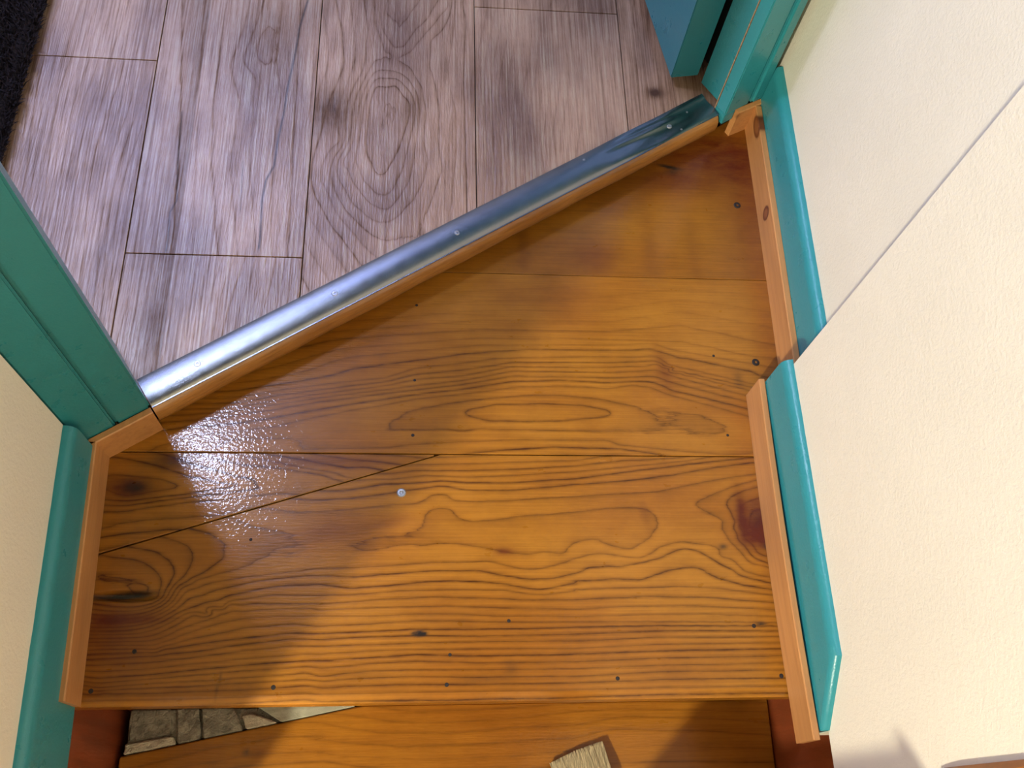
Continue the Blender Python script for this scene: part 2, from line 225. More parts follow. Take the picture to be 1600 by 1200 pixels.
# ------------------------------------------------------------------ ring fields traced from the boards (unit: 0.1 mm)
TR = {'main':[(20,[(-833,2844),(-693,2893),(-534,2940),(-265,2986),(-67,3023),(23,3089),(67,3203),(112,3260),(204,3289),(333,3276),(407,3194),(498,3152),(609,3128),(830,3147),(1054,3185),(1428,3215),(1806,3248),(2188,3292),(2455,3301),(2645,3276),(2744,3208),(2768,3111),(2697,2995),(2613,2910),(2495,2843),(2398,2806),(2268,2821),(2140,2863),(2049,2904),(1956,2914),(1824,2891),(1728,2844),(1631,2751),(1520,2751),(1410,2761),(1225,2737),(1006,2762),(824,2799),(642,2827),(424,2865),(207,2874),(26,2847),(-226,2856),(-404,2820),(-599,2778),(-760,2802)]),(20,[(-2093,3158),(-1874,3078),(-1659,3032),(-1478,2968),(-1394,2903),(-1417,2848),(-1503,2821),(-1605,2785),(-1804,2668),(-2004,2583),(-2205,2527),(-2403,2466),(-2563,2380)]),(19.9,[(-1123,2958),(-944,2940),(-1051,2940),(-958,2866)]),(20.5,[(497,2939),(1232,2939),(1985,3091),(2456,3072)]),(20.4,[(-1826,2922),(-2009,3014)]),(19,[(-1714,3280),(-1408,3238),(-1140,3248),(-1140,3248),(-781,3277),(-328,3326),(-54,3346),(37,3385),(111,3437),(296,3447),(388,3392),(592,3371),(965,3382),(1436,3419),(1816,3434),(2199,3461),(2585,3482),(2820,3507),(3078,3564),(3378,3626),(3680,3678),(4044,3731)]),(18,[(-1147,3381),(-787,3407),(-387,3460),(-130,3506),(221,3554),(593,3509),(1062,3511),(1441,3546),(1824,3588),(2404,3631),(2994,3704),(3396,3788),(4004,3875)]),(17,[(-882,3497),(-427,3576),(-21,3598),(239,3619),(501,3601),(1065,3604),(1828,3657),(2412,3741),(3205,3848),(4012,3937)]),(16,[(-373,3635),(34,3683),(501,3670),(1067,3693),(1833,3748),(2417,3806),(3210,3893)]),(15,[(-60,3745),(501,3749),(1164,3773),(1837,3818),(2424,3893)]),(14,[(238,3827),(881,3852),(1841,3889)]),(21,[(-2499,3028),(-2356,2992),(-2227,2922),(-2156,2813),(-2164,2723),(-2249,2625),(-2393,2524),(-2521,2449)]),(22,[(-2782,2932),(-2621,2882),(-2507,2787),(-2489,2697),(-2526,2573),(-2606,2458)]),(23,[(-3111,2824),(-2919,2787),(-2772,2707),(-2683,2609),(-2666,2529),(-2704,2424)]),(24,[(-3318,2722),(-3128,2699),(-2950,2636),(-2835,2530),(-2792,2390),(-2821,2286)]),(25,[(-3489,2515),(-3283,2479),(-3137,2391)]),(19,[(-2524,2327),(-2297,2422),(-1961,2482),(-1534,2533),(-1102,2585),(-751,2584),(-751,2589),(-309,2619),(-7,2641),(406,2647),(768,2655),(948,2618),(1129,2577),(1311,2573),(1458,2594),(1682,2658),(1682,2662),(1908,2732),(2113,2745),(2334,2712),(2520,2697),(2636,2740),(2756,2815),(2912,2862),(3066,2881),(3291,2852),(3439,2808),(3484,2710),(3594,2672),(3729,2540),(3912,2483),(4079,2455)]),(18,[(-2513,2232),(-2204,2352),(-1786,2446),(-1530,2480),(-1271,2505),(-747,2494),(-746,2489),(-307,2519),(137,2554),(640,2555),(856,2515),(1216,2455),(1489,2461),(1766,2520),(1917,2584),(2141,2605),(2269,2592),(2515,2637),(2745,2693),(2902,2758),(3057,2801),(3188,2776),(3296,2725),(3491,2606),(3721,2475),(4070,2390)]),(17,[(-2438,2163),(-2029,2298),(-1693,2366),(-1438,2400),(-1092,2407),(-741,2361),(-356,2391),(49,2428),(406,2444),(710,2425),(943,2402),(1177,2359),(1357,2340),(1760,2402),(1761,2429),(2204,2454),(2499,2444),(2785,2525),(3035,2580),(3238,2546),(3434,2448),(3708,2373),(4078,2316)]),(16,[(-2264,2110),(-1939,2246),(-1602,2296),(-1084,2284),(-1084,2284),(-651,2299),(-214,2331),(281,2341),(942,2334),(1211,2287),(1391,2281),(1756,2320),(1756,2338),(2123,2345),(2863,2363),(3421,2338),(4069,2252)]),(15,[(-2395,2077),(-2068,2177),(-1816,2202),(-1628,2195),(-1079,2196),(-700,2217),(-300,2244),(140,2259),(672,2246),(1209,2225),(1750,2221),(2483,2253),(3222,2239),(4057,2170)]),(14,[(-2385,1992),(-2061,2100),(-1725,2132),(-1214,2145),(-1075,2127),(-645,2141),(-122,2155),(317,2160),(1027,2129),(1744,2115),(2474,2145),(3211,2140),(4101,2088)]),(13,[(-2505,1876),(-2134,1990),(-1887,2039),(-1550,2062),(-1038,2066),(-555,2054),(-121,2076),(405,2072),(847,2042),(1740,2035),(2466,2047),(3201,2050),(4127,2010)]),(12,[(-2768,1729),(-2369,1841),(-1877,1937),(-1374,1983),(-1065,1947),(-638,1968),(-206,1990),(3,2002),(493,1993),(1200,1978),(1737,1974),(2460,1971),(4117,1944)]),(11,[(-2846,1697),(-2361,1774),(-1868,1836),(-1367,1882),(-1061,1875),(-549,1891),(-31,1911),(493,1906),(1198,1909),(1734,1918),(2675,1930),(4150,1913)]),(10,[(-3325,1637),(-2840,1656),(-2353,1700),(-1862,1769),(-1363,1822),(-1057,1814),(-547,1836),(-30,1843),(667,1831),(1730,1843),(2669,1869),(4141,1855)]),(9,[(-3315,1572),(-2832,1591),(-2347,1642),(-1856,1702),(-1358,1747),(-1053,1744),(-543,1751),(-29,1766),(666,1773),(1726,1768),(2663,1799),(4132,1793)]),(8,[(-3305,1508),(-2823,1526),(-2340,1576),(-1849,1620),(-1184,1661),(-1048,1657),(-541,1687),(-27,1695),(666,1691),(1721,1688),(2656,1720),(4121,1722)]),(7,[(-3296,1443),(-2816,1469),(-2333,1511),(-1843,1554),(-1179,1595),(-1045,1593),(-538,1612),(-26,1640),(665,1623),(1718,1628),(2649,1651),(4112,1661)]),(6,[(-3289,1395),(-2810,1424),(-2327,1462),(-1838,1497),(-1175,1529),(-1040,1511),(-536,1554),(-25,1573),(664,1547),(1713,1543),(2642,1574),(4100,1583)]),(5,[(-3282,1348),(-2804,1376),(-2190,1399),(-1831,1423),(-1171,1463),(-1036,1432),(-533,1471),(-24,1481),(663,1472),(1710,1475),(2635,1497),(4089,1505)]),(4,[(-2959,1330),(-2315,1349),(-1827,1371),(-1167,1398),(-1033,1380),(-531,1405),(-23,1415),(662,1397),(1705,1391),(2629,1429),(4077,1427)]),(3,[(-3431,1287),(-2792,1285),(-1820,1302),(-1163,1333),(-1029,1315),(-191,1335),(661,1323),(1701,1325),(2621,1345),(4064,1342)]),(2,[(-3419,1208),(-2783,1213),(-1814,1230),(-1158,1260),(-1025,1242),(-189,1253),(660,1249),(1697,1250),(2613,1261),(4051,1257)]),(1,[(-3411,1153),(-2454,1153),(-1154,1196),(-1021,1178),(319,1173),(1693,1176),(2607,1195),(4041,1190)]),(20,[(4065,3660),(3767,3583),(3479,3476),(3292,3376),(3255,3307),(3411,3228),(3511,3170),(3528,3073),(3586,2919),(3736,2737),(3892,2614),(4115,2567)]),(21,[(4062,3569),(3857,3517),(3690,3437),(3621,3357),(3656,3249),(3688,3112),(3699,2976),(3769,2842),(3883,2690),(4082,2604)]),(22,[(4085,3448),(3857,3368),(3773,3249),(3743,3092),(3781,2938),(3912,2765),(4094,2689)]),(23,[(4102,3289),(3920,3249),(3865,3131),(3944,2995),(4108,2918)]),(19.55,[(3036,3150),(3011,3286),(3080,3015)])],'wedge':[(9,[(-2378,3886),(-2229,3838),(-1991,3801),(-1625,3764),(-1165,3689),(-924,3613)]),(8,[(-2092,3928),(-1723,3852),(-1352,3766),(-983,3710),(-871,3662)]),(7,[(-1821,3940),(-1359,3874),(-876,3779),(-618,3781)]),(6,[(-1272,3945),(-807,3879),(-342,3833)]),(9,[(-3563,3229),(-3322,3234),(-2999,3286),(-2639,3338),(-2220,3377),(-1957,3416),(-1602,3446)]),(8,[(-3516,3032),(-3320,3096),(-3066,3133),(-2619,3165),(-2306,3184)]),(7,[(-3485,2941),(-3219,2986),(-2794,3032)]),(10,[(-2289,3721),(-2068,3655),(-1880,3559),(-1858,3511),(-2051,3478),(-2402,3433),(-2922,3365)]),(11,[(-2676,3670),(-2330,3595),(-2095,3558),(-2233,3510),(-2650,3441),(-3099,3383)]),(9.6,[(-1734,3531)]),(9.4,[(-1518,3532),(-1339,3562)]),(12,[(-3312,3667),(-2955,3630),(-2769,3555),(-2936,3478),(-3278,3420)])],'middle':[(10,[(514,4484),(621,4545),(895,4601),(1485,4624),(1979,4606),(2195,4559),(2249,4549),(2301,4502),(2167,4442),(1795,4403),(1671,4389),(1279,4378),(833,4377),(620,4423)]),(10.5,[(893,4489),(1676,4499)]),(9,[(-420,4303),(-384,4348),(-262,4429),(-73,4519),(312,4608),(798,4679),(1291,4729),(1688,4735),(2184,4688),(2579,4613),(2797,4522),(3065,4432),(3175,4327),(3050,4278),(2651,4268),(2155,4258),(1276,4264),(696,4273),(504,4243),(312,4257),(-69,4249),(-372,4254)]),(8,[(-2589,4178),(-2120,4227),(-1756,4275),(-1391,4378),(-835,4509),(-457,4576),(-75,4662),(506,4738),(1097,4833),(1694,4865),(2294,4841),(2601,4884),(2827,4861),(3097,4755),(3567,4626),(4011,4497)]),(8,[(-2355,4024),(-2218,4101),(-1928,4128),(-1560,4120),(-1427,4073),(-1367,3994),(-440,4022),(29,4075),(313,4093),(694,4113),(1272,4140),(2246,4137),(2389,4083),(3123,4012)]),(7,[(1075,4011),(1558,4048),(2239,4033),(2385,4032),(2750,3983)]),(7.6,[(-1828,4029)]),(8.5,[(-713,4303),(-820,4180),(-1196,4237)]),(7,[(-2527,4279),(-2129,4324),(-1765,4393),(-1397,4470),(-838,4582),(-459,4650),(-76,4719),(506,4803),(1098,4909),(1697,4941),(2299,4918),(2707,4941),(2908,4917),(3104,4824),(3576,4708),(4023,4592)]),(6,[(-2501,4374),(-2138,4430),(-1773,4496),(-1218,4608),(-461,4724),(-77,4783),(507,4867),(1100,4986),(2304,4984),(2866,5013),(3214,4908),(4036,4687)]),(5,[(-2289,4459),(-1778,4558),(-1221,4660),(-463,4777),(-78,4836),(507,4921),(1102,5051),(2309,5061),(2925,5097),(3223,4991),(4047,4770)]),(4,[(-2148,4532),(-1782,4610),(-1224,4712),(-465,4830),(-79,4922),(507,4986),(1104,5117),(2314,5128),(2983,5168),(3230,5061),(4108,4839)]),(3,[(-1787,4672),(-1227,4765),(-466,4884),(-81,4987),(508,5063),(1105,5173),(2319,5202),(2936,5224),(3131,5101),(4114,4889)]),(2,[(-1606,4770),(-1042,4863),(-468,4937),(-82,5074),(508,5161),(907,5224),(1308,5250),(2324,5274),(2942,5289),(3137,5171),(3491,5093),(4121,4937)]),(1,[(-858,5049),(-279,5147),(509,5283),(1312,5362),(2330,5369),(2900,5393),(3151,5312),(4143,5105)]),(0,[(-865,5212),(-86,5316),(709,5410),(2336,5444),(2907,5478),(3160,5398),(4158,5218)]),(-1,[(-871,5344),(711,5511),(2341,5524),(3276,5515),(4174,5332)]),(-2,[(-877,5477),(712,5625),(2349,5639),(3299,5748),(4204,5564)]),(-3,[(-882,5589),(713,5762),(2358,5778),(3320,5954),(4236,5799)])],'upper':[(0,[(473,6510),(1980,6458),(4579,6515)]),(1,[(1147,6776),(2860,6781),(4573,6785)]),(2,[(1672,7144),(2885,7085),(4609,7041)]),(3,[(2035,7466),(3367,7516),(4615,7405)]),(4,[(2587,7803),(3408,7944),(4628,7832)]),(5,[(2964,8034),(3711,8230),(4627,8160)]),(6,[(3457,8440),(4570,8435)]),(7,[(3947,8688),(4608,8720)])],'lower':[(6,[(-20,1247),(776,1252),(1829,1312),(2445,1321),(3066,1321),(4429,1290)]),(5,[(-668,1197),(-313,1139),(81,1109),(575,1114),(1377,1166),(2440,1244),(3264,1211),(4413,1172)]),(4,[(-994,1095),(-407,1001),(377,987),(1172,1037),(1979,1061),(2638,1145),(3670,1108),(4395,1047)]),(3,[(-1178,933),(-208,841),(771,858),(1971,910),(2422,996),(3652,954),(4477,882)]),(2,[(-1168,769),(-11,691),(1164,703),(1802,745),(3018,796),(4247,734)]),(3,[(-3187,704),(-2463,867),(-1717,980),(-1142,987)]),(2,[(-2813,661),(-2078,770),(-1133,823)]),(1,[(-2068,662),(-1126,696)])],'v2':[(5,[(-608,10059),(-462,9792),(-325,9819),(-163,10125),(2,10361),(113,10636)]),(6,[(-591,10435),(-445,10237),(-307,10303),(-171,10578)]),(4,[(-767,10651),(-723,10200),(-599,9766),(-430,9595),(-240,9715),(-50,10021),(116,10293),(285,10610)]),(3,[(-907,10641),(-830,10081),(-851,9534),(-883,9318)]),(2,[(-1103,10627),(-1023,10068),(-976,9598),(-1021,9381)]),(1,[(-1299,10614),(-1188,10058),(-1132,9445)]),(2,[(399,10734),(370,10160),(287,9423),(329,9072),(396,8695),(395,7897),(343,7260)]),(1,[(541,10360),(507,9258),(527,7903)]),(3,[(62,9954),(39,9480),(124,9130),(181,8684),(158,8213),(213,7728),(87,7250),(-60,6848)]),(4,[(-206,9394),(-65,9084),(-6,8674),(-27,8204),(29,7880),(-19,7559),(-167,7209),(-364,6958),(-513,6892),(-715,6960),(-924,7180),(-1091,7513)]),(5,[(-153,7872),(-199,7551),(-370,7201),(-494,7089),(-621,7130),(-777,7278),(-939,7520),(-1055,7831)]),(6,[(-281,7770),(-401,7417),(-525,7303),(-627,7330),(-787,7526),(-902,7838)]),(7,[(-388,7926),(-510,7664),(-638,7659),(-750,7909)]),(8,[(-516,8783),(-614,8507),(-433,8652)]),(7,[(-685,9050),(-417,9100),(-222,8799)]),(2,[(-1318,7504),(-1117,7020),(-853,6671)]),(2,[(-1122,8151),(-1187,8411)]),(3,[(-8,6700),(-505,6624)])],'v1':[(0,[(-3513,9302),(-3515,7720),(-3492,6385)]),(1,[(-3397,10465),(-3190,8454),(-3127,7637),(-3053,6491)]),(2,[(-3096,10486),(-2998,8784),(-2816,6407)]),(3,[(-2802,10149),(-2794,8796),(-2727,7755),(-2513,6417)]),(4,[(-2555,9815),(-2640,9355),(-2454,8706),(-2479,7666),(-2285,6424)]),(5,[(-2362,10061),(-2482,9477),(-2280,9098),(-2249,7777),(-2055,6432)]),(6,[(-2051,10560),(-2085,9846),(-1925,8843),(-1968,7790),(-1863,6438)]),(7,[(-1787,10579),(-1721,8318),(-1671,6444)]),(6.5,[(-2242,9663)])]}
CRACK = [[(-1687,10586),(-1766,10093),(-1791,9655),(-1853,9018),(-1874,8576),(-1917,8113),(-1936,7696),(-2019,7474),(-2043,7166),(-2019,6572),(-2025,6433)],[(-3177,8508),(-3138,7737),(-3078,7125),(-3141,6943),(-3116,6535),(-3121,6360)],[(-2332,7773),(-2301,7156),(-2290,6988)]]
DOTS = {'nails':[(-88,5955),(-95,4909),(-105,4187),(3744,4227),(3693,5314),(-1513,1328),(2162,1368),(4002,1370),(3763,1917),(305,1328),(339,1640),(-3360,1317),(-2978,1712),(988,1997),(-1882,2918)],'screws':[(-225,3470),(4302,7648),(4237,5233)],'strip':[(-2570,4837),(-1065,5805),(403,6723),(2092,7940),(3315,8589),(3593,8848),(3479,8532)]}

def tps(traces, sx, sy, lam):
    """thin-plate field through the traced growth-ring lines; sx, sy stretch the grain direction"""
    P, V = [], []
    for lv, pts in traces:
        for i, p in enumerate(pts):
            P.append((p[0] * 1e-4, p[1] * 1e-4)); V.append(lv)
            if i + 1 < len(pts):
                q = pts[i + 1]; d = math.hypot(q[0] - p[0], q[1] - p[1]) * 1e-4
                for k in range(1, int(d / 0.022) + 1):
                    t = k / (int(d / 0.022) + 1)
                    P.append(((p[0] + (q[0] - p[0]) * t) * 1e-4, (p[1] + (q[1] - p[1]) * t) * 1e-4)); V.append(lv)
    P = np.array(P) * (sx, sy) * 10; V = np.array(V, float); n = len(P)
    def ker(a, b):
        r2 = ((a[:, None, :] - b[None, :, :]) ** 2).sum(2) + 1e-9
        return 0.5 * r2 * np.log(r2)
    K = np.zeros((n + 3, n + 3)); K[:n, :n] = ker(P, P) + lam * np.eye(n)
    K[:n, n] = 1; K[:n, n + 1:] = P; K[n, :n] = 1; K[n + 1:, :n] = P.T
    sol = np.linalg.solve(K, np.concatenate([V, np.zeros(3)]))
    def f(xy):
        q = np.asarray(xy) * (sx, sy) * 10; out = np.empty(len(q))
        for i in range(0, len(q), 4000):
            s = q[i:i + 4000]; out[i:i + 4000] = ker(s, P) @ sol[:n] + sol[n] + s @ sol[n + 1:]
        return out
    return f

def blob(xy, x, y, rx, ry, s, ang=0.0, p=1.0):
    dx, dy = xy[:, 0] - x, xy[:, 1] - y; c, sn = math.cos(ang), math.sin(ang)
    u, v = (dx * c + dy * sn) / rx, (-dx * sn + dy * c) / ry
    return s * np.exp(-(u * u + v * v) ** p)
def seg_mask(xy, line, wd):
    best = np.full(len(xy), 9.0)
    for a, b in zip(line, line[1:]):
        a, b = np.array(a) * 1e-4, np.array(b) * 1e-4; ab = b - a
        t = np.clip(((xy - a) @ ab) / (ab @ ab), 0, 1)
        best = np.minimum(best, np.hypot(*(xy - a - t[:, None] * ab).T))
    return np.exp(-(best / wd) ** 2)

def board(name, poly, z, thick, dx, dy, mat, parent, field, amp=None, stain=None, soot=None, shade=0.0, arris=0.0008, arrises=None, sink=None, dz=0.0):
    """a plank over a convex plan polygon: fine top grid carrying the ring field, eased arrises, straight sides"""
    n = len(poly); C = np.mean(poly, axis=0); E = []
    for i in range(n):
        a, b = np.array(poly[i]), np.array(poly[(i + 1) % n]); d = (b - a) / np.linalg.norm(b - a); nr = np.array((d[1], -d[0]))
        if (C - a) @ nr > 0: nr = -nr
        c = (arrises or {}).get(i, arris); E.append((a - nr * c, nr, c))
    lo, hi = np.min(poly, axis=0), np.max(poly, axis=0)
    bm = bmesh.new(); nx, ny = max(2, int((hi[0] - lo[0]) / dx)), max(2, int((hi[1] - lo[1]) / dy))
    G = [[bm.verts.new((lo[0] + (hi[0] - lo[0]) * i / nx, lo[1] + (hi[1] - lo[1]) * j / ny, z + dz)) for i in range(nx + 1)] for j in range(ny + 1)]
    for j in range(ny):
        for i in range(nx): bm.faces.new((G[j][i], G[j][i + 1], G[j + 1][i + 1], G[j + 1][i]))
    for p, nr, c in E:
        bmesh.ops.bisect_plane(bm, geom=bm.verts[:] + bm.edges[:] + bm.faces[:], dist=1e-7, plane_co=(p[0], p[1], z), plane_no=(nr[0], nr[1], 0), clear_outer=True)
    if sink:
        for v in bm.verts: v.co.z -= sink(v.co.x, v.co.y)
    for stage in (0, 1):
        be = [e for e in bm.edges if len(e.link_faces) == 1]
        r = bmesh.ops.extrude_edge_only(bm, edges=be)
        for v in [g for g in r['geom'] if isinstance(g, bmesh.types.BMVert)]:
            if stage == 0:
                for p, nr, c in E:
                    if abs((v.co.x - p[0]) * nr[0] + (v.co.y - p[1]) * nr[1]) < 2e-6:
                        v.co.x += nr[0] * c; v.co.y += nr[1] * c; v.co.z -= min(c, 0.004) * 0.8 / 1.0 if c < 0.003 else c * 0.55
            else: v.co.z = z - thick
    be = [e for e in bm.edges if len(e.link_faces) == 1]
    bmesh.ops.holes_fill(bm, edges=be, sides=0)
    me = bm_mesh(bm, name)
    xy = np.empty(len(me.vertices) * 3); me.vertices.foreach_get('co', xy); xy = xy.reshape(-1, 3)[:, :2].copy()
    F = field(xy); e = 0.0015
    g = np.hypot((field(xy + (e, 0)) - field(xy - (e, 0))) / (2 * e), (field(xy + (0, e)) - field(xy - (0, e))) / (2 * e))
    one = np.ones(len(xy))
    for nm, v in (('ring', F), ('grad', g), ('amp', one if amp is None else amp(xy)), ('stain', one * 0 if stain is None else stain(xy)),
                  ('soot', one * 0 if soot is None else soot(xy)), ('shade', shade(xy) if callable(shade) else one * shade)):
        at = me.attributes.new(nm, 'FLOAT', 'POINT'); at.data.foreach_set('value', np.ascontiguousarray(v, dtype=np.float32))
    return link(name, me, mat, parent)

# ------------------------------------------------------------------ layout: t runs along the doorway, n points from the door to the stairs
M0 = (-0.3011, 0.4306); TX, TY = 0.842, 0.5395
def sd(s, d): return (M0[0] + TX * s + TY * d, M0[1] + TY * s - TX * d)
def sdbox(s0, s1, d0, d1): return [sd(s0, d1), sd(s1, d1), sd(s1, d0), sd(s0, d0)]
FLOOR = 0.045; LOW = -0.19; CEIL = 2.25

# ------------------------------------------------------------------ room shell
o = link('wall_left', bm_mesh(prism([(-0.3525, -0.14), (-0.3698, 0.3862), (-0.47, 0.3218), (-0.4525, -0.14)], 0.0, CEIL, 0.003), 'wall_left'), MAT['cream'], kind='structure')
bm = prism([(0.4266, -2.70), (0.53, -2.70), (0.53, 0.4690), (0.4244, 0.4690)], 0.045, CEIL, 0.0015)
prism([(0.4266, 0.0745), (0.53, 0.0745), (0.53, 0.4690), (0.4250, 0.4690)], 0.0, 0.045, 0.0, bm=bm)
prism([(0.4725, 0.469), (0.53, 0.469), (0.53, 0.98), (0.4795, 0.98)], 0.0, CEIL, 0.0, bm=bm)
prism([(0.462, -2.70), (0.53, -2.70), (0.53, 0.13), (0.462, 0.13)], -0.60, 0.045, 0.0, bm=bm)
link('wall_right', bm_mesh(bm, 'wall_right'), MAT['cream'], kind='structure')
bm = prism(sdbox(-2.45, -0.0430, -0.10, -0.0225), -0.60, CEIL); prism(sdbox(0.905, 1.9, -0.10, -0.012), -0.05, CEIL, bm=bm)
prism(sdbox(-0.080, 0.905, -0.10, -0.022), 2.06, CEIL, bm=bm)
link('wall_front', bm_mesh(bm, 'wall_front'), MAT['cream'], kind='structure')
bm = box(-2.0, -1.9, -0.6, 3.0, -0.05, CEIL); box(-2.0, 1.4, 2.9, 3.0, -0.05, CEIL, bm=bm); box(1.3, 1.4, 1.35, 3.0, -0.05, CEIL, bm=bm)
link('wall_back', bm_mesh(bm, 'wall_back'), MAT['cream'], kind='structure')
bm = box(-2.45, 0.53, -2.8, -2.7, -0.60, CEIL); box(-2.45, -2.35, -2.7, -0.85, -0.60, CEIL, bm=bm)
link('wall_stair', bm_mesh(bm, 'wall_stair'), MAT['hall'], kind='structure')
# ceiling with the opening of the rooflight
RX0, RX1, RY0, RY1 = -0.97, -0.63, 1.0, 1.34
bm = box(-2.45, RX0, -2.8, 3.0, CEIL, CEIL + 0.06); box(RX1, 1.4, -2.8, 3.0, CEIL, CEIL + 0.06, bm=bm)
box(RX0, RX1, -2.8, RY0, CEIL, CEIL + 0.06, bm=bm); box(RX0, RX1, RY1, 3.0, CEIL, CEIL + 0.06, bm=bm)
link('ceiling', bm_mesh(bm, 'ceiling'), MAT['white'], kind='structure')
bm = bmesh.new()
for a in ((RX0, RX1, RY0, RY0 + .025), (RX0, RX1, RY1 - .025, RY1), (RX0, RX0 + .025, RY0 + .025, RY1 - .025), (RX1 - .025, RX1, RY0 + .025, RY1 - .025)):
    box(*a, CEIL - 0.02, CEIL + 0.08, bm=bm)
link('window_1', bm_mesh(bm, 'window_1'), MAT['white'], kind='structure')
bm = bmesh.new(); WX0, WX1, WY0, WY1 = -1.62, -0.45, 1.75, 2.75
for a in ((WX0, WX1, WY0, WY0 + .04), (WX0, WX1, WY1 - .04, WY1), (WX0, WX0 + .04, WY0 + .04, WY1 - .04), (WX1 - .04, WX1, WY0 + .04, WY1 - .04)):
    box(*a, CEIL - 0.045, CEIL - 0.001, bm=bm)
win = link('window_2', bm_mesh(bm, 'window_2'), MAT['white'], kind='structure')
pm = bpy.data.materials.new('daylit_pane'); pm.use_nodes = True
pm.node_tree.nodes['Principled BSDF'].inputs['Emission Color'].default_value = (0.42, 0.50, 1.0, 1)
pm.node_tree.nodes['Principled BSDF'].inputs['Emission Strength'].default_value = 12.5
link('pane', bm_mesh(box(WX0 + .041, WX1 - .041, WY0 + .041, WY1 - .041, CEIL - 0.015, CEIL - 0.008), 'pane'), pm, win)
link('floor_lower', bm_mesh(prism([(-2.34, -2.69), (0.46, -2.69), (0.46, -0.265), (-0.4525, -0.265), (-0.4525, -0.139), (-0.465, 0.31), (-2.34, -0.89)], -0.46, -0.40), 'floor_lower'), MAT['string'], kind='structure')

# ------------------------------------------------------------------ room floor: plank-printed vinyl, every plank a piece
fl = link('floor', bm_mesh(prism([sd(-0.9, -0.034), sd(1.1, -0.034), (1.25, 1.3), (1.25, 2.85), (-1.85, 2.85), (-1.85, -0.1)], -0.02, FLOOR - 0.003), 'floor'), MAT['dark'], kind='structure')
XS = [-0.995, -0.7825, -0.571, -0.3595, -0.1485, 0.066, 0.2745, 0.4855, 0.697]
JY = {0: [0.30, 1.45], 1: [0.75, 1.7], 2: [0.9358, 1.9], 3: [0.6334, 1.62], 4: [0.42, 1.85], 5: [1.0622, 1.9], 6: [0.55, 1.55], 7: [0.8, 1.7]}
v2, v1 = tps(TR['v2'], 1.0, 0.45, 2e-4), tps(TR['v1'], 1.0, 0.35, 2e-4)
GAP = 0.0006
def thr(p):   # signed distance behind the strip's back edge
    return -((p[0] - M0[0]) * TY - (p[1] - M0[1]) * TX)
tone = {(2, 1): 0.02, (2, 2): 0.10, (3, 1): -0.06, (3, 2): 0.14, (4, 1): 0.03, (5, 1): 0.12, (5, 2): 0.22, (6, 1): 0.24}
for c in range(8):
    cuts = [-0.2] + JY[c] + [2.6]
    for k in range(len(cuts) - 1):
        x0, x1, y0, y1 = XS[c] + GAP, XS[c + 1] - GAP, cuts[k] + GAP, cuts[k + 1] - GAP
        pl = [(x0, y0), (x1, y0), (x1, y1), (x0, y1)]
        # keep the part behind the threshold line (under the metal strip)
        out = []
        for i in range(4):
            a, b = pl[i], pl[(i + 1) % 4]; cut = 0.045 if c <= 2 else 0.012; da, db = thr(a) - cut, thr(b) - cut
            if da >= 0: out.append(a)
            if da * db < 0: out.append(lerp(a, b, da / (da - db)))
        if len(out) < 3: continue
        r = random.Random(c * 17 + k)
        if (c, k) == (4, 1): fld = v2
        elif (c, k) == (3, 1): fld = v2 if False else v1
        else:
            a0, b0, ph, kk = r.uniform(-9, 9), r.uniform(60, 130), r.uniform(0, 6), r.uniform(1.0, 3.0)
            def fld(xy, a0=a0, b0=b0, ph=ph, kk=kk, cx=(x0 + x1) / 2, cy=(y0 + y1) / 2):
                u = xy[:, 0] - cx; v = xy[:, 1] - cy
                return a0 + b0 * u + 1.2 * np.sin(v * 6 + ph + u * 9) + kk * np.exp(-((u / 0.05) ** 2 + ((v - 0.05) / 0.16) ** 2)) + 0.4 * np.sin(v * 19 + u * 30 + ph)
        amp = (lambda xy: np.full(len(xy), 0.4)) if fld not in (v1, v2) else None; soot = None; stain = None
        if (c, k) == (3, 2): fld = v1
        if c == 3:
            soot = lambda xy: np.clip(0.85 * seg_mask(xy, CRACK[0], 0.0014) + 0.75 * seg_mask(xy, CRACK[1], 0.0010) + 0.5 * seg_mask(xy, CRACK[2], 0.0009), 0, 1)
            stain = lambda xy: 0.55 * np.exp(-(np.maximum(0, xy[:, 0] * -1 - 0.30) / 0.03) ** 2) * (xy[:, 0] < -0.30) + blob(xy, -0.21, 1.0, 0.05, 0.08, 0.5)
        if (c, k) == (4, 1): stain = lambda xy: blob(xy, -0.125, 0.865, 0.035, 0.04, 0.95) + blob(xy, -0.02, 0.87, 0.018, 0.03, 0.55)
        if c == 5: amp = lambda xy: np.full(len(xy), 0.45)
        if c == 6: stain = lambda xy: blob(xy, 0.318, 0.918, 0.012, 0.010, 1.3) + blob(xy, 0.39, 0.92, 0.05, 0.04, 0.4)
        vis = y0 < 1.2 and c in (2, 3, 4, 5, 6)
        board('plank', out, FLOOR, 0.0029, 0.0014 if c == 3 else (0.0025 if vis else 0.012), 0.004 if vis else 0.03, MAT['vinyl'], fl, fld,
              amp, stain, soot, tone.get((c, k), r.uniform(-0.05, 0.12)), 0.0005)

